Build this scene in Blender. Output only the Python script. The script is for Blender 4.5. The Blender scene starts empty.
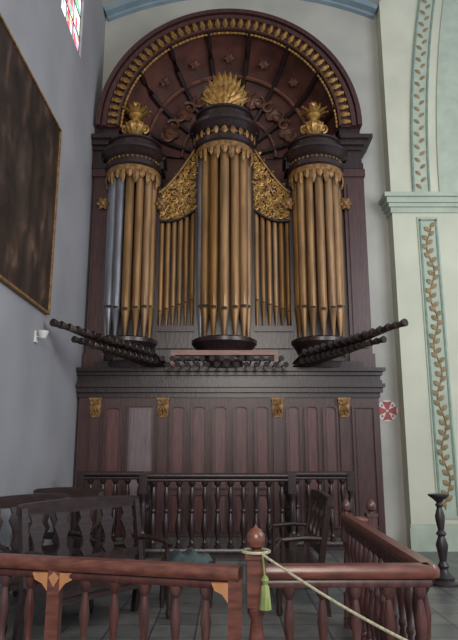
import bpy, math, random
from mathutils import Vector, Matrix
random.seed(4)
sc=bpy.context.scene
try:
    sc.view_settings.view_transform='Standard'
except Exception: pass
COL=sc.collection
pi=math.pi; sin=math.sin; cos=math.cos
def V(*a): return Vector(a)

# ---------------- materials ----------------
def mat(name,c1,c2=None,rough=.5,metal=0,scale=4,stretch=(1,1,1),bump=0,detail=6,spec=.5,lo=.35,hi=.65,vary=0):
    m=bpy.data.materials.new(name); m.use_nodes=True
    nt=m.node_tree; b=nt.nodes['Principled BSDF']
    b.inputs['Roughness'].default_value=rough; b.inputs['Metallic'].default_value=metal
    b.inputs['Specular IOR Level'].default_value=spec
    if c2 is None: c2=tuple(x*.7 for x in c1)
    tc=nt.nodes.new('ShaderNodeTexCoord'); mp=nt.nodes.new('ShaderNodeMapping'); mp.inputs['Scale'].default_value=stretch
    n=nt.nodes.new('ShaderNodeTexNoise'); n.inputs['Scale'].default_value=scale; n.inputs['Detail'].default_value=detail
    r=nt.nodes.new('ShaderNodeValToRGB'); r.color_ramp.elements[0].position=lo; r.color_ramp.elements[1].position=hi
    r.color_ramp.elements[0].color=(*c2,1); r.color_ramp.elements[1].color=(*c1,1)
    L=nt.links.new
    L(tc.outputs['Object'],mp.inputs['Vector']); L(mp.outputs[0],n.inputs['Vector']); L(n.outputs['Fac'],r.inputs['Fac'])
    if vary:
        oi=nt.nodes.new('ShaderNodeObjectInfo'); hs=nt.nodes.new('ShaderNodeHueSaturation')
        mr=nt.nodes.new('ShaderNodeMapRange'); mr.inputs['To Min'].default_value=1-vary; mr.inputs['To Max'].default_value=1+vary*.6
        mr2=nt.nodes.new('ShaderNodeMapRange'); mr2.inputs['To Min'].default_value=1.15; mr2.inputs['To Max'].default_value=.88
        L(oi.outputs['Random'],mr.inputs['Value']); L(oi.outputs['Random'],mr2.inputs['Value'])
        L(mr.outputs[0],hs.inputs['Value']); L(mr2.outputs[0],hs.inputs['Saturation'])
        L(r.outputs[0],hs.inputs['Color']); L(hs.outputs[0],b.inputs['Base Color'])
        ad=nt.nodes.new('ShaderNodeVectorMath'); ad.operation='ADD'
        ml=nt.nodes.new('ShaderNodeMath'); ml.operation='MULTIPLY'; ml.inputs[1].default_value=37
        L(oi.outputs['Random'],ml.inputs[0]); L(mp.outputs[0],ad.inputs[0]); L(ml.outputs[0],ad.inputs[1]); L(ad.outputs[0],n.inputs['Vector'])
    else:
        L(r.outputs[0],b.inputs['Base Color'])
    if bump:
        bp=nt.nodes.new('ShaderNodeBump'); bp.inputs['Strength'].default_value=bump; bp.inputs['Distance'].default_value=.02
        L(n.outputs['Fac'],bp.inputs['Height']); L(bp.outputs[0],b.inputs['Normal'])
    return m
M={}
M['dark']=mat('dark_wood',(.034,.019,.018),(.016,.010,.010),rough=.32,scale=5,stretch=(6,6,1),bump=.1)
M['case']=mat('case_wood',(.070,.028,.026),(.038,.016,.016),rough=.38,scale=4,stretch=(8,8,1),bump=.1)
M['panel']=mat('panel_wood',(.135,.057,.052),(.072,.031,.030),rough=.4,scale=4,stretch=(10,10,.8),bump=.08,vary=.15)
M['scroll']=mat('carved_shell_wood',(.17,.072,.042),(.08,.034,.022),rough=.5,scale=6)
M['door']=mat('door_wood',(.19,.14,.145),(.12,.09,.095),rough=.4,scale=4,stretch=(10,10,.8))  # paler and greyer than the other base panels
M['shell']=mat('shell_wood',(.11,.036,.025),(.05,.018,.014),rough=.6,scale=3,bump=.2)
M['gold']=mat('gilt',(.52,.31,.09),(.24,.13,.035),rough=.42,metal=.35,scale=14,bump=.3)
M['gold2']=mat('dull_gilt',(.36,.195,.068),(.15,.08,.03),rough=.5,metal=.25,scale=14,bump=.3)
M['pipe']=mat('aged_pipe_metal',(.36,.205,.082),(.20,.112,.050),rough=.42,metal=.4,scale=2,stretch=(5,5,.7),vary=.22)
M['pipe_lit']=mat('window_lit_pipe_metal',(.31,.33,.37),(.19,.19,.21),rough=.38,metal=.5,scale=2,stretch=(5,5,.7),vary=.15)  # same pipe metal with cool window light put into its grey colour
M['mouth']=mat('pipe_mouth_shadow',(.03,.02,.015),rough=.8)
M['trump']=mat('trumpet_metal',(.17,.125,.105),(.06,.042,.038),rough=.27,metal=.55,scale=4,vary=.3)
M['bell']=mat('trumpet_bore',(.02,.015,.015),rough=.7)
M['rail']=mat('rail_wood',(.18,.066,.044),(.09,.032,.025),rough=.28,scale=5,stretch=(1.5,6,6),bump=.05)
M['bal']=mat('baluster_wood',(.11,.046,.040),(.055,.025,.022),rough=.3,scale=6,stretch=(4,4,1),vary=.1)
M['orange']=mat('light_inlay_wood',(.52,.25,.11),(.38,.17,.07),rough=.4,scale=8)
M['bench']=mat('bench_wood',(.040,.024,.021),(.022,.014,.013),rough=.27,scale=5,stretch=(1.5,6,6))
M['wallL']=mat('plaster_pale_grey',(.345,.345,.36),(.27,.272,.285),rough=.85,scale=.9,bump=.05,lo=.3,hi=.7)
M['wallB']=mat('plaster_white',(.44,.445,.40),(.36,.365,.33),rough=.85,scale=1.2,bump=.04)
M['cream']=mat('plaster_cream',(.55,.57,.45),(.47,.49,.39),rough=.8,scale=1.2)
M['trimg']=mat('painted_green',(.20,.29,.23),(.14,.21,.17),rough=.7,scale=8)
M['mint']=mat('painted_mint',(.41,.47,.38),(.34,.40,.32),rough=.7,scale=4)
M['vine']=mat('painted_ochre',(.30,.21,.10),(.18,.14,.07),rough=.7,scale=10)
M['blue']=mat('ceiling_blue',(.26,.35,.40),(.20,.28,.33),rough=.8,scale=2)
M['pink']=mat('board_wood_pale',(.30,.17,.135),(.22,.12,.10),rough=.5,scale=6,stretch=(1,6,6))
M['white']=mat('white_paint',(.7,.7,.68),(.6,.6,.58),rough=.6)
M['red']=mat('red_paint',(.42,.10,.09),(.3,.07,.07),rough=.7)
M['rope']=mat('cord_cotton',(.50,.48,.34),(.30,.29,.2),rough=.9,scale=60)
M['tassel']=mat('tassel_green',(.28,.34,.12),(.14,.19,.06),rough=.9,scale=60,stretch=(1,1,.1))
M['cloth']=mat('blue_green_cloth',(.07,.10,.10),(.03,.045,.05),rough=.9,scale=6)
M['iron']=mat('black_iron',(.04,.031,.031),(.022,.018,.018),rough=.35,scale=6)

def tile_mat():
    m=bpy.data.materials.new('stone_tiles'); m.use_nodes=True; nt=m.node_tree; b=nt.nodes['Principled BSDF']
    tc=nt.nodes.new('ShaderNodeTexCoord'); br=nt.nodes.new('ShaderNodeTexBrick'); n=nt.nodes.new('ShaderNodeTexNoise')
    br.offset=0; br.inputs['Scale'].default_value=1; br.inputs['Brick Width'].default_value=.4; br.inputs['Row Height'].default_value=.4
    br.inputs['Mortar Size'].default_value=.008
    br.inputs['Color1'].default_value=(.20,.205,.19,1); br.inputs['Color2'].default_value=(.13,.135,.13,1); br.inputs['Mortar'].default_value=(.05,.05,.05,1)
    mx=nt.nodes.new('ShaderNodeMixRGB'); mx.blend_type='MULTIPLY'; mx.inputs['Fac'].default_value=.6; n.inputs['Scale'].default_value=5
    L=nt.links.new; L(tc.outputs['Object'],br.inputs['Vector']); L(tc.outputs['Object'],n.inputs['Vector'])
    L(br.outputs['Color'],mx.inputs['Color1']); L(n.outputs['Fac'],mx.inputs['Color2']); L(mx.outputs[0],b.inputs['Base Color'])
    b.inputs['Roughness'].default_value=.35
    return m
M['tile']=tile_mat()
def canvas_mat():
    m=bpy.data.materials.new('old_canvas'); m.use_nodes=True; nt=m.node_tree; b=nt.nodes['Principled BSDF']
    L=nt.links.new
    tc=nt.nodes.new('ShaderNodeTexCoord'); mp=nt.nodes.new('ShaderNodeMapping'); mp.inputs['Scale'].default_value=(1,1.3,.9)
    n=nt.nodes.new('ShaderNodeTexNoise'); n.inputs['Scale'].default_value=2.4; n.inputs['Detail'].default_value=5; n.inputs['Distortion'].default_value=.4
    r=nt.nodes.new('ShaderNodeValToRGB'); e=r.color_ramp.elements
    e[0].position=.35; e[0].color=(.016,.012,.010,1); e[1].position=.8; e[1].color=(.20,.14,.10,1)
    x=e.new(.54); x.color=(.034,.022,.017,1); x=e.new(.65); x.color=(.075,.044,.031,1)
    L(tc.outputs['Object'],mp.inputs['Vector']); L(mp.outputs[0],n.inputs['Vector']); L(n.outputs['Fac'],r.inputs['Fac'])
    mp2=nt.nodes.new('ShaderNodeMapping'); mp2.inputs['Scale'].default_value=(1,2.4,.9)
    v=nt.nodes.new('ShaderNodeTexVoronoi'); v.inputs['Scale'].default_value=1.0; v.feature='SMOOTH_F1'
    r2=nt.nodes.new('ShaderNodeValToRGB'); r2.color_ramp.elements[0].position=.1; r2.color_ramp.elements[0].color=(.11,.075,.06,1)
    r2.color_ramp.elements[1].position=.34; r2.color_ramp.elements[1].color=(0,0,0,1)
    L(tc.outputs['Object'],mp2.inputs['Vector']); L(mp2.outputs[0],v.inputs['Vector']); L(v.outputs['Distance'],r2.inputs['Fac'])
    ad=nt.nodes.new('ShaderNodeMixRGB'); ad.blend_type='ADD'; ad.inputs['Fac'].default_value=.4
    L(r.outputs[0],ad.inputs['Color1']); L(r2.outputs[0],ad.inputs['Color2']); L(ad.outputs[0],b.inputs['Base Color'])
    b.inputs['Roughness'].default_value=.5
    return m
M['canvas']=canvas_mat()
def glass_mat():
    m=bpy.data.materials.new('stained_glass'); m.use_nodes=True; nt=m.node_tree; b=nt.nodes['Principled BSDF']
    tc=nt.nodes.new('ShaderNodeTexCoord'); v=nt.nodes.new('ShaderNodeTexVoronoi'); v.inputs['Scale'].default_value=7.5
    r=nt.nodes.new('ShaderNodeValToRGB'); r.color_ramp.interpolation='CONSTANT'; e=r.color_ramp.elements
    cols=[(.9,.95,1),(.8,.12,.18),(.95,.75,.2),(.25,.6,.35),(.95,.95,.9),(.85,.35,.5)]
    e[0].position=0; e[0].color=(*cols[0],1); e[1].position=.25; e[1].color=(*cols[1],1)
    for p,c in zip((.38,.52,.66,.85),cols[2:]):
        x=e.new(p); x.color=(*c,1)
    sp=nt.nodes.new('ShaderNodeSeparateColor')
    L=nt.links.new; L(tc.outputs['Object'],v.inputs['Vector']); L(v.outputs['Color'],sp.inputs[0]); L(sp.outputs[0],r.inputs['Fac'])
    L(r.outputs[0],b.inputs['Base Color']); L(r.outputs[0],b.inputs['Emission Color']); b.inputs['Emission Strength'].default_value=1.1
    return m
M['glass']=glass_mat()

# ---------------- mesh builder ----------------
class MB:
    def __init__(s): s.v=[];s.f=[];s.m=[]
    def add(s,vs,fs,mi=0):
        o=len(s.v); s.v+= [tuple(x) for x in vs]
        for f in fs: s.f.append([i+o for i in f]); s.m.append(mi)
        return s
    def box(s,x0,x1,y0,y1,z0,z1,mi=0):
        vs=[(x0,y0,z0),(x1,y0,z0),(x1,y1,z0),(x0,y1,z0),(x0,y0,z1),(x1,y0,z1),(x1,y1,z1),(x0,y1,z1)]
        return s.add(vs,[(3,2,1,0),(4,5,6,7),(0,1,5,4),(1,2,6,5),(2,3,7,6),(3,0,4,7)],mi)
    def lathe(s,prof,c=(0,0,0),n=20,a0=0,a1=2*pi,mi=0,axis=None):
        full=abs(a1-a0-2*pi)<1e-6; k=n if full else n+1
        vs=[];fs=[]
        R=Matrix.Identity(3)
        if axis is not None: R=V(0,0,1).rotation_difference(Vector(axis)).to_matrix()
        for (r,z) in prof:
            for i in range(k):
                a=a0+(a1-a0)*i/n
                vs.append(R@V(r*cos(a),r*sin(a),z)+Vector(c))
        for j in range(len(prof)-1):
            for i in range(n):
                i2=(i+1)%k if full else i+1
                fs.append((j*k+i,j*k+i2,(j+1)*k+i2,(j+1)*k+i))
        if prof[0][0]>1e-4: fs.append(tuple(range(k))[::-1])
        if prof[-1][0]>1e-4: fs.append(tuple((len(prof)-1)*k+i for i in range(k)))
        return s.add(vs,fs,mi)
    def prism(s,poly,y0,y1,mi=0):
        n=len(poly)
        vs=[(x,y0,z) for x,z in poly]+[(x,y1,z) for x,z in poly]
        fs=[tuple(range(n)),tuple(range(2*n-1,n-1,-1))]+[(i,i+n,(i+1)%n+n,(i+1)%n) for i in range(n)]
        return s.add(vs,fs,mi)
    def tube(s,pts,r,n=6,mi=0,r1=None,rf=None):
        pts=[Vector(p) for p in pts]; vs=[];fs=[]
        for i,p in enumerate(pts):
            t=(pts[min(i+1,len(pts)-1)]-pts[max(i-1,0)]).normalized()
            up=V(0,1,0) if abs(t.y)<.9 else V(1,0,0)
            a=t.cross(up).normalized(); b=t.cross(a)
            rr=r if r1 is None else r+(r1-r)*i/(len(pts)-1)
            if rf: rr=rf(i)
            for k in range(n):
                vs.append(p+a*rr*cos(2*pi*k/n)+b*rr*sin(2*pi*k/n))
        for i in range(len(pts)-1):
            for k in range(n):
                fs.append((i*n+k,i*n+(k+1)%n,(i+1)*n+(k+1)%n,(i+1)*n+k))
        fs.append(tuple(range(n))[::-1]); fs.append(tuple((len(pts)-1)*n+k for k in range(n)))
        return s.add(vs,fs,mi)
    def leaf(s,b,d,L,w,nrm=(0,-1,0),th=.02,mi=0):
        b=Vector(b);d=Vector(d).normalized();nr=Vector(nrm).normalized();sd=d.cross(nr).normalized()
        vs=[];fs=[]
        T=[(0,.35),(.3,.9),(.6,1),(.85,.55),(1,.05)]
        for t,ww in T:
            c=b+d*L*t+nr*(.12*L*sin(t*pi))
            vs+= [c-sd*w*.5*ww, c+nr*th, c+sd*w*.5*ww, c-nr*th*.3]
        for i in range(len(T)-1):
            for k in range(4): fs.append((i*4+k,i*4+(k+1)%4,i*4+4+(k+1)%4,i*4+4+k))
        fs.append((3,2,1,0)); fs.append((16,17,18,19))
        return s.add(vs,fs,mi)
    def spiral(s,x,y,z,R,turns,sgn,ph,r,mi=0):
        pts=[]
        n=int(14*turns)
        for i in range(n+1):
            t=i/n; a=ph+sgn*2*pi*turns*t; rr=R*(1-.85*t)
            pts.append((x+rr*cos(a),y-.02*t,z+rr*sin(a)))
        return s.tube(pts,r,5,mi,r1=r*.6)
    def arc(s,prof,cx,cz,a0,a1,n,mi=0,sx=1,sz=1):
        k=len(prof);vs=[];fs=[]
        for i in range(n+1):
            a=a0+(a1-a0)*i/n
            for r,y in prof: vs.append((cx+sx*r*cos(a),y,cz+sz*r*sin(a)))
        for i in range(n):
            for j in range(k): fs.append((i*k+j,i*k+(j+1)%k,(i+1)*k+(j+1)%k,(i+1)*k+j))
        fs.append(tuple(range(k))[::-1]); fs.append(tuple(n*k+j for j in range(k)))
        return s.add(vs,fs,mi)
    def mesh(s,name,mats,origin=(0,0,0)):
        o=Vector(origin)
        me=bpy.data.meshes.new(name); me.from_pydata([tuple(Vector(v)-o) for v in s.v],[],s.f)
        for m in mats: me.materials.append(M[m])
        for p,mi in zip(me.polygons,s.m): p.material_index=mi
        import bmesh
        bm=bmesh.new(); bm.from_mesh(me); bmesh.ops.recalc_face_normals(bm,faces=bm.faces); bm.to_mesh(me); bm.free()
        me.shade_smooth(); me.set_sharp_from_angle(angle=math.radians(38))
        return me
WL={}
def link(name,data,parent,wloc):
    o=bpy.data.objects.new(name,data); COL.objects.link(o)
    if parent: o.parent=parent; o.location=Vector(wloc)-WL[parent.name]
    else: o.location=wloc
    WL[o.name]=Vector(wloc)
    return o
def center(mb):
    xs=[v[0] for v in mb.v];ys=[v[1] for v in mb.v];zs=[v[2] for v in mb.v]
    return V((min(xs)+max(xs))/2,(min(ys)+max(ys))/2,min(zs))
def part(name,mb,mats,parent=None,label=None):
    if isinstance(mats,str): mats=[mats]
    c=center(mb)
    o=link(name,mb.mesh(name,mats,c),parent,c)
    if label: o['label']=label
    return o
def empty(name,loc,label,cat,group=None):
    o=link(name,None,None,loc); o.empty_display_size=.2
    o['label']=label;o['category']=cat
    if group:o['group']=group
    return o
def top(o,label,cat,group=None):
    o['label']=label;o['category']=cat
    if group:o['group']=group
    return o
def struct(name,mb,mats,label=None):
    o=part(name,mb,mats); o['kind']='structure'
    o['label']=label or name; o['category']=name.split('_')[0]
    return o

# ================= ROOM =================
ACZ=7.42
struct('floor',MB().box(-2.6,6,-2,11.8,-.1,0),'tile','grey square stone tile floor of the gallery')
w=MB()
HR=2.15
n=32
w.box(-2.5,-HR,10.6,10.8,0,ACZ).box(HR,6,10.6,10.8,0,ACZ)
for i in range(n):
    a=pi-pi*i/n; b=pi-pi*(i+1)/n
    xa,za=HR*cos(a),ACZ+HR*sin(a); xb,zb=HR*cos(b),ACZ+HR*sin(b)
    w.add([(xa,10.6,za),(xb,10.6,zb),(xb,10.6,11.3),(xa,10.6,11.3),(xa,10.8,za),(xb,10.8,zb),(xb,10.8,11.3),(xa,10.8,11.3)],
          [(0,1,2,3),(7,6,5,4),(0,4,5,1),(3,2,6,7)])
w.box(-2.5,-HR,10.6,10.8,ACZ,11.3).box(HR,6,10.6,10.8,ACZ,11.3)
w.box(-2.5,2.6,11.6,11.7,0,11.3)
struct('wall_back',w,'wallB','white plastered wall with arched niche behind the organ')
wy0,wy1,wz0,wz1=7.75,8.95,8.05,9.6
w=MB().box(-2.75,-2.5,-2,wy0,0,11.3).box(-2.75,-2.5,wy1,10.8,0,11.3).box(-2.75,-2.5,wy0,wy1,0,wz0).box(-2.75,-2.5,wy0,wy1,wz1,11.3)
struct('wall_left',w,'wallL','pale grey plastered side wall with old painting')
w=MB().box(-2.58,-2.55,wy0,wy1,wz0,wz1)
g=MB()
for i in range(4):
    y=wy0+(wy1-wy0)*i/3; g.box(-2.555,-2.54,y-.006,y+.006,wz0,wz1)
for i in range(5):
    z=wz0+(wz1-wz0)*i/4; g.box(-2.555,-2.54,wy0,wy1,z-.009,z+.009)
o=struct('window_1',w,'glass','stained glass window with red yellow and green panes')
part('glazing_bar',g,'iron',o)
struct('wall_right',MB().box(2.98,6,10.3,10.6,0,11.3),['cream'],'cream painted pier beside the organ')
t=MB()
for (z0,z1,p) in ((5.83,5.93,.03),(5.93,6.0,.07),(6.0,6.1,.11),(6.1,6.18,.16)):
    t.box(2.98-p,6,10.3-p,10.6,z0,z1)
struct('trim_1',t,'mint','stepped pale green cornice across the pier')
sx0,sx1=3.42,3.80
t=MB().box(sx0,sx1,10.28,10.3,.5,5.75,0)
for x in (sx0+.03,sx1-.06): t.box(x,x+.03,10.265,10.28,.55,5.7,1)
t.box(sx0+.03,sx1-.03,10.265,10.28,5.67,5.7,1)
pts=[]
for i in range(120):
    zz=.65+4.95*i/119; pts.append((3.61+.055*sin(zz*7),10.27,zz))
t.tube(pts,.012,5,2)
for i in range(60):
    zz=.7+4.85*i/59; s=1 if i%2 else -1
    t.leaf((3.61+.04*sin(zz*7),10.272,zz),(s*.8,0,.7),.13,.08,th=.008,mi=2)
struct('trim_2',t,['mint','trimg','vine'],'pilaster strip painted with green border and ochre vine')
t=MB()
def bandx(zz): return 3.32+.30*((zz-6.18)/4.2)**2*1.3
def ribbon(off,wd,y0,y1,mi):
    n=24
    for i in range(n):
        za=6.18+5.0*i/n; zb=6.18+5.0*(i+1)/n
        xa=bandx(za)+off; xb=bandx(zb)+off
        t.add([(xa,y0,za),(xa+wd,y0,za),(xb+wd,y0,zb),(xb,y0,zb),(xa,y1,za),(xa+wd,y1,za),(xb+wd,y1,zb),(xb,y1,zb)],
              [(0,1,2,3),(7,6,5,4),(0,4,5,1),(1,5,6,2),(2,6,7,3),(3,7,4,0)],mi)
ribbon(.06,.32,10.27,10.3,0); ribbon(.06,.035,10.25,10.27,1); ribbon(.345,.035,10.25,10.27,1)
for i in range(36):
    zz=6.3+4.6*i/35; s=1 if i%2 else -1
    t.leaf((bandx(zz)+.22,10.262,zz),(s*.8,0,.7),.13,.06,th=.008,mi=2)
ribbon(.55,2.0,10.27,10.3,0)
struct('trim_3',t,['mint','trimg','vine'],'curved arch band painted green with ochre leaves')
t=MB().box(2.94,6,10.24,10.3,0,.35).box(2.96,6,10.27,10.3,.35,.42)
struct('baseboard_right',t,'mint','pale green stone plinth')
R=6.5;cz=4.35;a=math.asin(2.8/R); ar=math.asin(2.68/R)
t=MB().arc([(R,-2),(R,10.8),(R+.15,10.8),(R+.15,-2)],.3,cz,pi/2-ar,pi/2+a,30)
struct('ceiling',t,'wallB','pale plastered vaulted ceiling')
t=MB().arc([(R-.11,10.35),(R-.11,10.6),(R,10.6),(R,10.35)],.3,cz,pi/2-ar,pi/2+a,30)
t.arc([(R-.16,10.5),(R-.16,10.6),(R-.11,10.6),(R-.11,10.5)],.3,cz,pi/2-ar,pi/2+a,30)
struct('trim_4',t,'blue','blue grey rib along the vault edge')

# ================= ORGAN =================
org=empty('pipe_organ',(0,10.2,0),'large dark carved wooden pipe organ with gilt ornament and arched canopy','organ')
OX=-.08
FY=9.9
part('base_cabinet',MB().box(-2.46,2.46,FY,10.58,0,2.5),'case',org)
c=MB()
for (z0,z1,p) in ((2.44,2.52,.03),(2.52,2.60,.09),(2.60,2.66,.14),(2.66,2.72,.08),(2.72,2.80,.05),(2.80,2.86,.10),(2.86,2.92,.16)):
    c.box(-2.49,2.46+p*.6,FY-p,10.58,z0,z1)
part('base_cornice',c,'dark',org)
def arched(x0,x1,z0,z1,n=10):
    r=(x1-x0)/2; p=[(x0,z0),(x1,z0)]
    for i in range(n+1):
        a=pi*i/n; p.append(((x0+x1)/2+r*cos(a),z1-r*.5+r*.5*sin(a)))
    return p
def pan(x0,x1,z0,z1,m,arch=True,name='panel',lab=None):
    mb=MB(); ip=arched if arch else (lambda a,b,c,d:[(a,c),(b,c),(b,d),(a,d)])
    A=ip(x0,x1,z0,z1); B=ip(x0+.03,x1-.03,z0+.03,z1-.03)
    n=len(A)
    vs=[(x,FY,z) for x,z in A]+[(x,FY-.045,z) for x,z in A]+[(x,FY-.045,z) for x,z in B]+[(x,FY-.008,z) for x,z in B]
    fs=[]
    for r_ in range(3):
        for i in range(n): fs.append((r_*n+i,r_*n+(i+1)%n,(r_+1)*n+(i+1)%n,(r_+1)*n+i))
    mb.add(vs,fs,0); mb.add([(x,FY-.008,z) for x,z in B],[tuple(range(n))],1)
    C=ip(x0+.06,x1-.06,z0+.06,z1-.06)
    mb.prism(C,FY-.026,FY-.006,1)
    return part(name,mb,['case',m],org,lab)
pan(-2.03,-1.73,.4,2.3,'panel')
pan(-1.66,-1.2,.3,2.32,'door',False,'door','pale greyish wooden door')
for x in (-.96,-.62,-.28,.06,.40): pan(x,x+.27,1.0,2.32,'panel')
for x in (-.96,-.62,-.28,.06,.40): pan(x,x+.27,.35,.93,'panel',False)
for x in (.92,1.22,1.52): pan(x,x+.25,.4,2.32,'panel')
pan(2.0,2.38,.4,2.3,'case',False)
for x in (-2.17,-1.07,.79,1.87):
    mb=MB().box(x-.075,x+.075,FY-.05,FY,0,2.44).box(x-.095,x+.095,FY-.07,FY,0,.3)
    part('pilaster',mb,'case',org)
    g=MB()
    g.prism([(x-.09,2.43),(x-.085,2.16),(x-.05,2.12),(x+.05,2.12),(x+.085,2.16),(x+.09,2.43)],FY-.075,FY-.05)
    for s in (-1,1):
        g.spiral(x+s*.045,FY-.085,2.36,.042,1.3,s,pi/2,.013); g.spiral(x+s*.04,FY-.085,2.18,.035,1.2,-s,pi/2,.011)
    for i in range(3): g.leaf((x,FY-.08,2.33),((i-1)*.5,0,-1),.17,.05,th=.02)
    g.box(x-.10,x+.10,FY-.1,FY-.05,2.40,2.43)
    part('gilt_bracket',g,'gold2',org)

u=MB().box(-2.3,2.3,10.5,10.58,2.92,6.25)
part('case_back',u,'case',org)
u=MB().box(-2.1,2.1,11.35,11.4,5.9,9.6).box(-2.1,2.1,10.58,11.35,6.15,6.25)
u.box(-2.12,-2.08,10.58,11.35,6.25,7.5).box(2.08,2.12,10.58,11.35,6.25,7.5)
part('canopy_back',u,'shell',org)
for s in (-1,1):
    x0,x1=(2.08,2.45) if s>0 else (-2.45,-2.08)
    p=MB().box(x0,x1,10.12,10.5,2.92,6.6).box(x0+.06,x1-.06,10.09,10.12,3.3,6.3).box(x0-.03,x1+.03,10.07,10.5,2.92,3.2).box(x0-.02,x1+.02,10.08,10.5,6.45,6.6)
    part('side_pilaster',p,'case',org)
    e=MB()
    for (z0,z1,q) in ((6.6,6.7,.02),(6.7,6.95,0),(6.95,7.02,.05),(7.02,7.12,.12),(7.12,7.2,.18)):
        xa,xb=((2.02,2.42+q) if s>0 else (-2.49,-2.02))
        e.box(xa,xb,10.08-q,10.5,z0,z1)
    e.box(*( (2.04,2.42) if s>0 else (-2.46,-2.04)),10.12,10.5,7.2,7.42)
    part('entablature',e,'dark',org)

a=MB()
a.arc([(2.06,10.05),(2.44,10.05),(2.44,10.59),(2.06,10.59)],0,ACZ,0,pi,56)
a.arc([(2.36,9.96),(2.44,9.96),(2.44,10.05),(2.36,10.05)],0,ACZ,0,pi,56)
a.arc([(2.25,9.99),(2.33,9.99),(2.33,10.05),(2.25,10.05)],0,ACZ,0,pi,56)
a.arc([(2.02,9.99),(2.07,9.99),(2.07,10.05),(2.02,10.05)],0,ACZ,0,pi,56)
part('arch_canopy',a,'case',org)
nT=46
tooth=MB(); tooth.leaf((0,0,.06),(0,0,-1),.18,.095,th=.045); tooth.lathe([(0,.02),(.035,.045),(.035,.07),(0,.09)],n=8)
tme=tooth.mesh('gilt_dentil',['gold'])
for i in range(nT):
    aa=pi*(i+.5)/nT
    o=link('gilt_dentil',tme,org,(2.155*cos(aa),10.0,ACZ+2.155*sin(aa)))
    o.rotation_euler=(0,-(aa-pi/2),0)
bd=MB(); nb=480
bd.tube([(1.99*cos(pi*i/nb),10.07,ACZ+1.99*sin(pi*i/nb)) for i in range(nb+1)],.02,6,rf=lambda i:.010+.014*abs(sin(pi*i/6)))
part('gilt_beading',bd,'gold',org)
sh=MB()
na=48;prof=[(2.06,10.06),(1.99,10.3),(1.86,10.62),(1.6,10.95),(1.25,11.18),(.85,11.3),(.4,11.34),(.05,11.345)]
vs=[];fs=[]
for r,y in prof:
    for i in range(na+1):
        aa=pi*i/na; vs.append((r*cos(aa),y,ACZ+r*sin(aa)))
for j in range(len(prof)-1):
    for i in range(na): fs.append((j*(na+1)+i,j*(na+1)+i+1,(j+1)*(na+1)+i+1,(j+1)*(na+1)+i))
sh.add(vs,fs,0)
part('canopy_shell',sh,'shell',org)
for i in range(8):
    aa=pi*(i+.5)/8
    pts=[((r-.03)*cos(aa),y-.04,ACZ+(r-.03)*sin(aa)) for r,y in prof]
    part('shell_rib',MB().tube(pts,.055,6),'dark',org)
cv=MB()
cv.tube([(1.60*cos(pi*i/40),10.86,ACZ+1.60*sin(pi*i/40)) for i in range(41)],.04,6)
cv.tube([(.95*cos(pi*i/40),11.22,ACZ+.95*sin(pi*i/40)) for i in range(41)],.035,6)
for i in range(7):
    aa=pi*(i+1)/8
    x,y,z=1.80*cos(aa),10.58,ACZ+1.80*sin(aa)
    for k in range(6):
        b=2*pi*k/6; cv.leaf((x,y,z),(cos(b),0,sin(b)),.11,.07,th=.03)
    for s in (-1,1):
        ao=aa+s*.10; r=1.27
        cv.spiral(r*cos(ao),11.04,ACZ+r*sin(ao),.14,1.2,s,aa,.035)
        cv.leaf((1.1*cos(aa),11.1,ACZ+1.1*sin(aa)),(cos(aa+s*.6),0,sin(aa+s*.6)),.34,.14,th=.04)
    cv.leaf((1.1*cos(aa),11.08,ACZ+1.1*sin(aa)),(cos(aa),0,sin(aa)),.36,.16,th=.04)
part('carved_scrollwork',cv,mats='scroll',parent=org)

# ---- pipes ----
pipe_cache={}
def pipe_mesh(r,foot,H,mt):
    key=(round(r,3),round(foot,2),round(H,2),mt)
    if key in pipe_cache: return pipe_cache[key]
    mb=MB().lathe([(r*.22,0),(r*.3,.02),(r*.97,foot),(r*1.04,foot+.005),(r,foot+.02),(r,H),(r*.85,H),(r*.85,H-.05)],n=16)
    mh=r*.6
    vs=[];k=6
    for j,zz in enumerate((foot+.015,foot+.015+mh)):
        for i in range(k+1):
            a=-pi/2-.6+1.2*i/k; vs.append(((r+.004)*cos(a),(r+.004)*sin(a),zz))
    mb.add(vs,[(i,i+1,k+1+i+1,k+1+i) for i in range(k)],1)
    mb.add([(-r*.6,-r*.82,foot+.02+mh),(r*.6,-r*.82,foot+.02+mh),(0,-r*1.03,foot+mh+r*3.2),(0,-r*1.06,foot+.02+mh)],[(0,3,2),(3,1,2),(0,1,3)],0)
    me=mb.mesh('organ_pipe',[mt,'mouth']); pipe_cache[key]=me; return me
def pipe(x,y,z,r,foot,H,mt,parent):
    o=link('organ_pipe',pipe_mesh(r,foot,H,mt),parent,(x,y,z))
    if mt=='pipe_lit': o['label']='organ pipe tinted grey for cool window light'
    return o
TY=10.16
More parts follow.
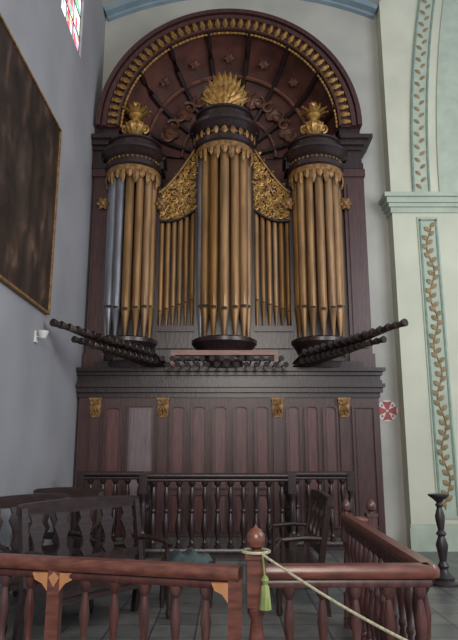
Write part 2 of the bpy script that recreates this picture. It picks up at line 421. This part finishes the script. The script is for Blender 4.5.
def tower(cx,cen):
    zt=6.93 if cen else 6.5
    S=.42 if cen else .385
    mb=MB()
    q=S/.42
    mb.lathe([(.50*q,2.92),(.52*q,3.0),(.44*q,3.06),(.42*q,3.2),(.50*q,3.3),(.56*q,3.36),(.56*q,3.42),(.5*q,3.45)],(cx,TY,0),28,pi,2*pi)
    mb.box(cx-.5*q,cx+.5*q,TY+.06,10.5,2.92,zt+.1)
    z=zt; k=1.25 if cen else 1.0
    prof=[(.50,-.12),(.52,0),(.56,.03),(.56,.1),(.5,.12),(.5,.2),(.57,.23),(.6,.28),(.65,.31),(.65,.36),(.58,.38),(.52,.40),(.50,.44),(.50,.52),(.54,.54),(.54,.57),(.44,.60),(.36,.64),(.24,.66),(.0,.68)]
    prof=[(r_*q,z+h_*k) for r_,h_ in prof]
    mb.lathe(prof,(cx,TY,0),32)
    for s in (-1,1):
        x=cx+s*(S+.07)
        mb.box(x-.04,x+.04,TY+.02,10.5,2.92,z+.1)
        mb.box(x-.12,x+.12,TY-.12,10.5,z+.26*k,z+.40*k)
        mb.box(x-.09,x+.09,TY-.08,10.5,z+.1*k,z+.26*k)
    T=part('tower',mb,'dark',org)
    n=7
    for i in range(n):
        a=pi+pi*(i+.5)/n
        d=abs(i-3)
        r=(.082 if d%2==0 else .070)*q
        if d==1: r=.076*q
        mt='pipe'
        if (cx<-1 and i in (0,1,2)) or (cen and i==0): mt='pipe_lit'  # leftmost pipes get the colour with window light painted in
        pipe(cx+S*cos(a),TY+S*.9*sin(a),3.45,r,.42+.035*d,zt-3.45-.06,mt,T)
    g=MB()
    g.lathe([(.515*q,z-.11),(.535*q,z-.09),(.535*q,z-.02),(.525*q,z)],(cx,TY,0),30,pi,2*pi)
    m=13
    for i in range(m):
        a=pi+pi*(i+.5)/m
        nx,ny=cos(a),sin(a)
        L=.28 if i%2 else .18
        g.leaf((cx+.5*q*nx,TY+.5*q*ny,z-.06),(0,0,-1),L,.11,(nx,ny,0),.02)
    for i in range(18):
        a=pi+pi*(i+.5)/18
        g.lathe([(0,-.03),(.03,0),(0,.03)],(cx+.51*q*cos(a),TY+.51*q*sin(a),z+.165*k),6)
    if cen:
        for i in range(11):
            a=pi+pi*(i+.5)/11
            nx,ny=cos(a),sin(a)
            g.leaf((cx+.53*nx,TY+.53*ny,z+.28),(0,0,-1),.16,.1,(nx,ny,0),.02)
    part('gilt_pipe_shade',g,'gold2',T)
    return T,z+.66*k
for k,dx in enumerate((-1.66,0,1.66)):
    cen=(k==1)
    cx=OX+dx
    T,zz=tower(cx,cen)
    g=MB()
    if cen:
        g.lathe([(.2,zz),(.22,zz+.04),(.12,zz+.08),(.16,zz+.14),(.1,zz+.2),(0,zz+.22)],(cx,TY,0),16)
        for i in range(13):
            a=pi*(i)/12
            L=.38+.42*sin(a)
            g.leaf((cx+.05*cos(a),TY-.03,zz+.08),(cos(a)*.60,0,.25+sin(a)),L,.13,th=.03)
        for i in range(9):
            a=pi*(i+.5)/9
            g.leaf((cx,TY-.08,zz+.06),(cos(a)*.8,-.15,.1+sin(a)),.48,.11,th=.03)
        for i in range(5):
            a=pi*(i+.5)/5
            g.leaf((cx,TY-.12,zz+.04),(cos(a),-.2,.1+sin(a)*.8),.28,.12,th=.03)
        for s in (-1,1):
            g.spiral(cx+s*.24,TY-.08,zz+.12,.13,1.5,s,pi/2,.038)
            g.spiral(cx+s*.30,TY-.06,zz+.36,.09,1.4,-s,pi/2,.03)
        part('palmette_crest',g,'gold',T)
    else:
        F=1.16
        P=[(.17,-.02),(.18,.03),(.08,.07),(.07,.12),(.14,.18),(.18,.26),(.16,.32),(.08,.36),(.07,.40),(.13,.44),(.13,.48),(.06,.52),(.07,.58),(.0,.66)]
        g.lathe([(r_,zz+h_*F) for r_,h_ in P],(cx,TY,0),18)
        for i in range(10):
            a=2*pi*i/10
            g.leaf((cx+.08*cos(a),TY+.08*sin(a),zz+.47*F),(cos(a),sin(a),.4),.22,.09,(0,0,1),.025)
            g.leaf((cx+.08*cos(a),TY+.08*sin(a),zz+.16),(cos(a)*.5,sin(a)*.5,1),.22,.08,(cos(a),sin(a),0),.025)
        for i in range(6):
            a=2*pi*i/6
            g.leaf((cx,TY,zz+.6*F),(cos(a)*.5,sin(a)*.5,1),.13,.07,(cos(a),sin(a),0),.02)
        for s in (-1,1):
            g.spiral(cx+s*.17,TY,zz+.24*F,.085,1.4,s,-pi/2,.025)
        part('urn_finial',g,'gold',T)
for s in (-1,1):
    xo=OX+s*1.19; xi=OX+s*.52
    lo,hi=min(xo,xi),max(xo,xi)
    fb=MB().box(lo,hi,10.2,10.5,2.92,3.7).box(lo,hi,10.16,10.2,3.6,3.7).box(lo,hi,10.14,10.2,3.3,3.38)
    fb.box(lo,hi,10.45,10.5,3.7,6.0)
    Fl=part('flat_bay',fb,'dark',org)
    n=6
    for i in range(n):
        t_=(i+.5)/n; x=xo+(xi-xo)*t_
        pipe(x,10.28,3.7,.043+.004*(i%2),.25+.04*(i),2.15+.12*t_,'pipe',Fl)
    N=14
    topc=[];bot=[]
    def tz(t_): return 6.2+.90*t_**1.6+.07*sin(t_*pi)
    for i in range(N+1):
        t_=i/N; x=xo+(xi-xo)*t_
        topc.append((x,tz(t_)))
        bot.append((x,5.64+.22*t_-.09*sin(t_*pi)))
    poly=bot+topc[::-1]
    if s>0: poly=poly[::-1]
    gp=part('carved_gable',MB().prism(poly,10.22,10.26),'case',Fl)
    tr=MB()
    tr.tube([(x,10.19,z) for x,z in topc],.035,6); tr.tube([(x,10.19,z) for x,z in bot],.025,6)
    part('gable_moulding',tr,'dark',gp)
    g=MB()
    rnd=random.Random(3)
    for i in range(6):
        t_=(i+.5)/6; x=xo+(xi-xo)*t_
        zc=5.64+.22*t_-.09*sin(t_*pi)+.08; q=0
        while zc<tz(t_)-.05:
            g.spiral(x,10.2,zc,.062,1.25,1 if (i+q)%2 else -1,rnd.uniform(0,6),.017)
            g.leaf((x,10.2,zc),(rnd.uniform(-1,1),0,rnd.uniform(-.2,1)),.13,.06,th=.015)
            g.leaf((x+.02,10.2,zc),(rnd.uniform(-1,1),0,rnd.uniform(-1,.2)),.11,.05,th=.015)
            zc+=.115; q+=1
    g.tube([(x,10.16,z-.03) for x,z in topc],.018,6)
    part('gilt_scrollwork',g,'gold',gp)
for x in (-2.25,OX-1.13,OX+1.13,OX+2.16):
    g=MB().lathe([(0,-.07),(.05,-.04),(.07,.02),(.04,.07),(0,.08)],(x,10.03,5.9),10)
    for q in range(6):
        a=2*pi*q/6; g.leaf((x,10.03,5.9),(cos(a),0,sin(a)),.13,.07,th=.02)
    part('gilt_boss',g,'gold2',org)

part('music_rail',MB().box(-.95,.80,9.72,9.78,3.12,3.2).box(-.95,-.89,9.72,9.85,2.92,3.12).box(.74,.80,9.72,9.85,2.92,3.12).box(-.95,.80,9.78,9.85,3.12,3.2),'pink',org,'pale pinkish wooden rail')
part('wind_chest',MB().box(-2.2,2.2,9.76,9.9,2.92,3.02).box(-1.9,-1.15,9.74,9.9,3.02,3.08).box(1.15,1.9,9.74,9.9,3.02,3.08),'dark',org)
tc_={}
def trump_mesh(L,rb):
    k=(round(L,2),rb)
    if k in tc_: return tc_[k]
    L=k[0]
    mb=MB().lathe([(rb*.25,0),(rb*.28,.08),(rb*.34,L*.5),(rb*.44,L*.84),(rb*.58,L*.93),(rb,L),(rb*.93,L+.006)],n=14)
    mb.lathe([(rb*.93,L+.0065),(rb*.6,L-.02),(0,L-.1)],n=14,mi=1)
    tc_[k]=mb.mesh('horizontal_trumpet',['trump','bell']); return tc_[k]
def trumpet(a,b,rb):
    a=Vector(a);b=Vector(b);L=(b-a).length
    o=link('horizontal_trumpet',trump_mesh(L,rb),org,a)
    o.rotation_mode='QUATERNION'; o.rotation_quaternion=V(0,0,1).rotation_difference((b-a).normalized())
    return o
for s in (-1,1):
    n=15
    for tier in (0,1):
        for i in range(n):
            t_=i/(n-1)
            r0=V(s*(1.05+.30*t_),9.72,2.99-.05*tier)
            be=V(s*(1.20+1.16*t_),9.35-1.5*t_,3.11+.16*t_-.12*tier)
            if tier: be=r0+(be-r0)*.80
            trumpet(r0,be,.056 if tier==0 else .050)
for tier in (0,1):
    n=13
    for i in range(n):
        x=-1.0+1.86*(i+.5*tier)/(n-.5)
        trumpet((x,9.74,2.96-.02*tier),(x*1.04,9.28+.06*tier,3.0-.09*tier),.045)

# ================= BALUSTERS & RAILS =================
def bal_prof(h,r):
    P=[(1,0),(1,.03),(.6,.05),(.75,.08),(.45,.11),(.55,.16),(.95,.27),(1.0,.33),(.8,.42),(.45,.52),(.7,.54),(.7,.57),(.45,.59),(.6,.68),(.85,.78),(.6,.87),(.4,.92),(.7,.94),(1,.97),(1,1)]
    return [(p[0]*r,p[1]*h) for p in P]
def rail_section(root,p0,p1,zb,zt,r,spacing=.19,positions=None,hw=.055,mtop='rail',mbal='bal'):
    p0=Vector((*p0,0));p1=Vector((*p1,0)); d=(p1-p0); L=d.length; d.normalize(); nrm=V(-d.y,d.x,0)
    def beam(z0,z1,hw,nm,m):
        a=p0;b=p1; mb=MB()
        sec=[(-hw*.8,z0),(hw*.8,z0),(hw,z0+(z1-z0)*.25),(hw,z0+(z1-z0)*.6),(hw*.7,z1),(-hw*.7,z1),(-hw,z0+(z1-z0)*.6),(-hw,z0+(z1-z0)*.25)]
        k=len(sec)
        vs=[a+nrm*q+V(0,0,z) for q,z in sec]+[b+nrm*q+V(0,0,z) for q,z in sec]
        mb.add(vs,[tuple(range(k)),tuple(range(2*k-1,k-1,-1))]+[(i,(i+1)%k,(i+1)%k+k,i+k) for i in range(k)])
        return part(nm,mb,m,root)
    beam(zt-.065,zt,hw,'handrail',mtop)
    beam(zt-.11,zt-.066,hw*.55,'upper_rail',mbal)
    beam(zb+.05,zb+.12,hw*.7,'bottom_rail',mbal)
    h=zt-.11-(zb+.12)
    key=(round(h,3),r,mbal)
    if key not in pipe_cache: pipe_cache[key]=MB().lathe(bal_prof(h,r),n=14).mesh('baluster',[mbal])
    if positions is None:
        n=max(1,int(round(L/spacing))); positions=[(i+.5)/n for i in range(n)]
    for t_ in positions:
        q=p0+d*L*t_
        link('baluster',pipe_cache[key],root,(q.x,q.y,zb+.12))
def newel(root,x,y,zb,zt,s=.05,ball=True,m='rail'):
    mb=MB().box(x-s,x+s,y-s,y+s,zb,zb+.3).box(x-s*1.15,x+s*1.15,y-s*1.15,y+s*1.15,zb,zb+.08)
    hh=zt-.25-(zb+.3)
    mb.lathe([(s*.9,0),(s*.62,.08*hh),(s*.95,.25*hh),(s,.5*hh),(s*.75,.75*hh),(s*.6,.88*hh),(s*.95,.94*hh),(s*.95,hh+.002)],(x,y,zb+.3),16)
    mb.box(x-s,x+s,y-s,y+s,zt-.25,zt-.02)
    mb.box(x-s*1.2,x+s*1.2,y-s*1.2,y+s*1.2,zt-.02,zt+.01)
    if ball: mb.lathe([(s*.5,0),(s*.45,.015),(s*.9,.03),(s*1.05,.06),(s*.95,.09),(s*.55,.115),(s*.3,.12),(0,.14)],(x,y,zt+.01),18)
    return part('newel_post',mb,m,root)
fr=empty('balustrade',(0,3.4,0),'reddish brown turned wooden balustrade with newel post and inlaid brackets','railing')
ZT=1.01
P0=(-2.4,3.98);P1=(.06,3.31)
def tx(x): return (x-P0[0])/(P1[0]-P0[0])
xs=[-2.3,-2.1,-1.9,-1.7,-1.5,-1.28,-1.12,-.79,-.62,-.45,-.28,-.12]
rail_section(fr,P0,P1,0,ZT,.034,positions=[tx(x) for x in xs],hw=.055)
def yl(x): return P0[1]+(P1[1]-P0[1])*tx(x)
for x in (-.97,.03):
    part('gate_stile',MB().box(x-.035,x+.035,yl(x)-.04,yl(x)+.03,.02,ZT-.06),'rail',fr)
newel(fr,.14,3.31,0,1.07,.048)
def bracket(x,y,s):
    poly=[(x,ZT-.075),(x+s*.085,ZT-.075),(x+s*.07,ZT-.11),(x+s*.03,ZT-.13),(x,ZT-.17)]
    if s>0: poly=poly[::-1]
    part('corner_bracket',MB().prism(poly,y-.05,y-.02),'orange',fr,'light orange wood corner bracket')
bracket(-.935,yl(-.95),1); bracket(-1.005,yl(-1.0),-1); bracket(-.005,yl(0),-1)
part('inlay',MB().prism([(-1.0,ZT-.1),(-.97,ZT-.15),(-.94,ZT-.1),(-.97,ZT-.07)][::-1],yl(-.97)-.046,yl(-.97)-.04),'orange',fr,'small diamond light wood inlay')
Q0=(.19,3.36);Q1=(1.06,3.38)
rail_section(fr,Q0,Q1,0,ZT,.034,positions=[.14,.34,.54,.74,.93],hw=.055)
part('handrail_corner',MB().lathe([(.05,.945),(.055,.96),(.055,.984),(.038,1.01),(0,1.01)],(1.06,3.39,0),16),'rail',fr)
rail_section(fr,(1.065,3.42),(1.11,5.92),0,ZT,.033,spacing=.18,hw=.05)
newel(fr,1.12,6.0,0,1.0,.045,m='bal')
rail_section(fr,(1.17,6.0),(1.32,6.0),0,ZT-.03,.03,spacing=.12,hw=.045,mbal='bal')
newel(fr,1.36,6.0,0,1.0,.045,m='bal')
o=struct('trim_5',MB().box(-2.48,1.95,7.84,9.83,0,.27).box(-2.48,1.95,7.8,7.84,.23,.27),'tile','low stone platform in front of the organ')
rr=empty('balustrade',(0,8.2,.27),'dark turned wooden balustrade on the platform before the organ','railing')
rail_section(rr,(-1.05,8.0),(.76,8.0),.27,1.31,.045,spacing=.165,hw=.06,mtop='dark',mbal='dark')
rail_section(rr,(-1.1,8.05),(-1.1,8.55),.27,1.31,.04,spacing=.17,hw=.05,mtop='dark',mbal='dark')
rail_section(rr,(.81,8.05),(.81,8.55),.27,1.31,.04,spacing=.17,hw=.05,mtop='dark',mbal='dark')
rail_section(rr,(-2.0,8.6),(-1.15,8.6),.27,1.31,.045,spacing=.165,hw=.06,mtop='dark',mbal='dark')
rail_section(rr,(.86,8.6),(1.65,8.6),.27,1.31,.045,spacing=.165,hw=.06,mtop='dark',mbal='dark')
for x,y in ((-1.1,8.0),(.81,8.0),(-1.1,8.6),(.81,8.6),(1.68,8.6),(-2.05,8.6)):
    newel(rr,x,y,.27,1.30,.05,ball=False,m='dark')

# ================= BENCHES =================
def bench(L,name='choir_bench'):
    root=link(name,None,None,(0,0,0)); root.empty_display_size=.2
    WL[root.name]=V(0,0,0)
    H=1.13
    def by(z): return .0+(z-.45)*.16
    n=16
    mb=MB()
    poly=[(-L/2-.04,H-.10)]+[(-L/2+L*i/n,H-.105) for i in range(n+1)]+[(L/2+.04,H-.10)]+[(L/2+.04,H-.02)]+[(L/2-L*i/n,H+.02*sin(pi*i/n)) for i in range(n+1)]+[(-L/2-.04,H-.02)]
    mb.prism(poly,by(H)-.025,by(H)+.03)
    part('top_rail',mb,'bench',root)
    part('lower_rail',MB().box(-L/2,L/2,by(.58)-.02,by(.58)+.02,.55,.63),'bench',root)
    part('seat',MB().box(-L/2-.02,L/2+.02,-.46,.03,.42,.45).box(-L/2+.02,L/2-.02,-.43,-.4,.35,.42),'bench',root)
    for x in (-L/2,L/2):
        mb=MB()
        prof=[(by(.45)+.06,0),(by(.45),.45),(by(.75),.75),(by(H-.04),H-.04)]
        for (ya,za),(yb,zb) in zip(prof[:-1],prof[1:]):
            w_=.03
            mb.add([(x-w_,ya-w_,za),(x+w_,ya-w_,za),(x+w_,ya+w_,za),(x-w_,ya+w_,za),(x-w_,yb-w_,zb),(x+w_,yb-w_,zb),(x+w_,yb+w_,zb),(x-w_,yb+w_,zb)],
                   [(3,2,1,0),(4,5,6,7),(0,1,5,4),(1,2,6,5),(2,3,7,6),(3,0,4,7)])
        part('back_post',mb,'bench',root)
        part('leg',MB().lathe([(.02,0),(.035,.05),(.025,.1),(.035,.2),(.03,.3),(.035,.42)],(x,-.42,0),12),'bench',root)
        arm=[(x,by(.72),.72),(x,-.15,.73),(x,-.38,.71),(x,-.44,.67)]
        mb=MB().tube(arm,.025,8).lathe([(.025,.45),(.018,.5),(.028,.58),(.018,.66),(.025,.7)],(x,-.38,0),10)
        part('armrest',mb,'bench',root)
    k=int(round(L/.27))
    half=[(.04,0),(.07,.05),(.035,.12),(.05,.2),(.085,.28),(.05,.34),(.07,.41)]
    poly=[(w_,z) for w_,z in half]+[(-w_,z) for w_,z in half[::-1]]
    sm=MB()
    n=len(poly); z0=.625
    vs=[(x,(z)*.16-.012,z) for x,z in poly]+[(x,(z)*.16+.012,z) for x,z in poly]
    m=len(half)
    fs=[]
    for i in range(m-1):
        a=i;b=i+1;c_=2*m-2-i;d_=2*m-1-i
        fs+= [(a,b,c_,d_),(a+n,d_+n,c_+n,b+n)]
    fs+=[(i,(i+1)%n,(i+1)%n+n,i+n) for i in range(n)]
    sm.add(vs,fs); me=sm.mesh('splat',['bench'])
    for i in range(k):
        x=-L/2+L*(i+.5)/k
        link('splat',me,root,(x,by(z0),z0))
    return root
def place(b,x,y,ang,label):
    b.location=(x,y,0); b.rotation_euler=(0,0,math.radians(ang)); b['label']=label; b['category']='bench'; b['group']='dark choir benches'
place(bench(1.35),-1.33,6.02,52,'dark polished wooden choir bench with carved splat back')
place(bench(.95),-2.02,6.42,50,'dark polished wooden choir bench close to the painted side wall')
place(bench(.8),-1.98,7.62,0,'short dark wooden bench beside the platform balustrade')
place(bench(1.2),.92,7.0,-90,'dark wooden choir bench inside the turned side railing')
cl=MB()
n=14;vs=[];fs=[]
rd=random.Random(5)
for i in range(n):
    for j in range(n):
        x=(i/(n-1)-.5);y=(j/(n-1)-.5); e=max(0,1-(x*x+y*y)*4)
        vs.append((-.45+x*.5*(1+.1*sin(9*y)),6.9+y*.35*(1+.15*sin(8*x)),.422+.10*e**.5*(1+.35*sin(17*x+5*y)+.2*rd.random())))
for i in range(n-1):
    for j in range(n-1): fs.append((i*n+j,(i+1)*n+j,(i+1)*n+j+1,i*n+j+1))
cl.add(vs,fs)
st=empty('low_stool',(-.45,6.9,0),'low dark wooden stool holding a crumpled cloth','stool')
part('seat',MB().box(-.75,-.15,6.68,7.12,.38,.42),'bench',st)
for x in (-.7,-.2):
    for y in (6.72,7.08): part('leg',MB().lathe([(.018,0),(.028,.1),(.02,.2),(.028,.38)],(x,y,0),10),'bench',st)
top(part('folded_cloth',cl,'cloth'),'crumpled blue green cloth on a low stool','cloth')

# ================= PAINTING =================
pr=empty('framed_painting',(-2.5,6.2,3.35),'large dark old oil painting hanging on the side wall','painting')
y0,y1,z0,z1=4.2,7.98,3.4,6.16
part('canvas',MB().box(-2.485,-2.46,y0+.03,y1-.03,z0+.03,z1-.03),'canvas',pr)
f=MB().box(-2.498,-2.44,y0,y1,z0,z0+.03).box(-2.498,-2.44,y0,y1,z1-.03,z1).box(-2.498,-2.44,y0,y0+.03,z0+.03,z1-.03).box(-2.498,-2.44,y1-.03,y1,z0+.03,z1-.03)
part('picture_frame',f,'gold2',pr)
wl=empty('wall_lamp',(-2.5,7.6,3.0),'small white wall lamp on the side wall','lamp')
part('lamp_bracket',MB().box(-2.498,-2.47,7.56,7.64,2.95,3.1),'white',wl)
part('lamp_shade',MB().lathe([(.03,0),(.05,.02),(.075,.1),(.07,.1)],(-2.4,7.6,3.0),14).tube([(-2.47,7.6,3.03),(-2.42,7.6,3.02)],.012,6),'white',wl)

cr=MB().lathe([(0,0),(.185,0),(.185,.006),(.17,.008),(0,.008)],(2.77,10.6,2.27),28,axis=(0,-1,0),mi=0)
for q in range(4):
    a=q*pi/2
    pl=[]
    for (u,v_) in ((.02,-.02),(.165,-.085),(.15,0),(.165,.085),(.02,.02)):
        pl.append((2.77+u*cos(a)-v_*sin(a),2.27+u*sin(a)+v_*cos(a)))
    cr.prism(pl,10.584,10.592,1)
    a+=pi/4
    cr.lathe([(0,0),(.02,0),(.02,.004),(0,.004)],(2.77+.13*cos(a),10.592,2.27+.13*sin(a)),8,axis=(0,-1,0),mi=1)
top(part('consecration_cross',cr,['white','red']),'round red and white cross medallion on the plaster wall','cross')

cx,cy=2.62,7.8
cs=empty('candlestick',(cx,cy,0),'tall dark turned floor candlestick on the tiled floor','candlestick')
part('base',MB().lathe([(.17,0),(.17,.03),(.12,.06),(.13,.09),(.07,.14),(.05,.18)],(cx,cy,0),24),'iron',cs)
part('stem',MB().lathe([(.05,.18),(.07,.22),(.04,.27),(.06,.38),(.075,.46),(.04,.56),(.065,.59),(.035,.63),(.055,.74),(.06,.8),(.03,.9),(.05,.93),(.03,.96)],(cx,cy,0),20),'iron',cs)
part('drip_pan',MB().lathe([(.03,.96),(.06,.99),(.125,1.04),(.13,1.06),(.11,1.06),(.03,1.02),(0,1.02)],(cx,cy,0),24),'iron',cs)

pts=[]
A=V(.17,3.235,1.08);B=V(1.0,2.2,.80)
for i in range(25):
    t_=i/24; p=A.lerp(B,t_); p.z-= .04*sin(pi*t_); pts.append(p)
rp=empty('barrier_cord',(.17,3.22,.8),'cream twisted cord with green tassel tied to the newel post','rope')
mb=MB().tube(pts,.0065,8)
ring=[(.14+.07*cos(q),3.31+.074*sin(q),1.085) for q in [i*2*pi/24 for i in range(25)]]
mb.tube(ring,.008,6)
part('cord',mb,'rope',rp)
mb=MB().lathe([(.010,.985),(.020,.965),(.012,.945),(.020,.935),(.026,.88),(.031,.83),(.0,.83)],(.18,3.205,0),16)
mb.tube([(.17,3.225,1.08),(.18,3.205,.97)],.005,6)
part('tassel',mb,'tassel',rp,'fringed yellow green tassel')

# ================= CAMERA / LIGHT =================
cam=bpy.data.cameras.new('camera'); co=bpy.data.objects.new('camera',cam); COL.objects.link(co)
cam.sensor_fit='VERTICAL'; cam.sensor_height=36; cam.lens=33.75
co.location=(0,0,1.6); co.rotation_euler=(pi/2+math.atan(130/600),0,0)
sc.camera=co
wd=bpy.data.worlds.new('world'); sc.world=wd; wd.use_nodes=True
wd.node_tree.nodes['Background'].inputs[0].default_value=(.80,.84,1,1); wd.node_tree.nodes['Background'].inputs[1].default_value=.55
def area(name,loc,tgt,size,e,c):
    l=bpy.data.lights.new(name,'AREA'); l.energy=e; l.size=size; l.color=c
    o=bpy.data.objects.new(name,l); COL.objects.link(o); o.location=loc
    o.rotation_euler=(Vector(tgt)-Vector(loc)).to_track_quat('-Z','Y').to_euler(); return o
area('nave_window_light',(6.5,3,5.5),(-1,10,4),4,380,(.93,.96,1))
area('rear_window_light',(0.5,-3,5),(0,10,5),3,480,(1,.92,.83))
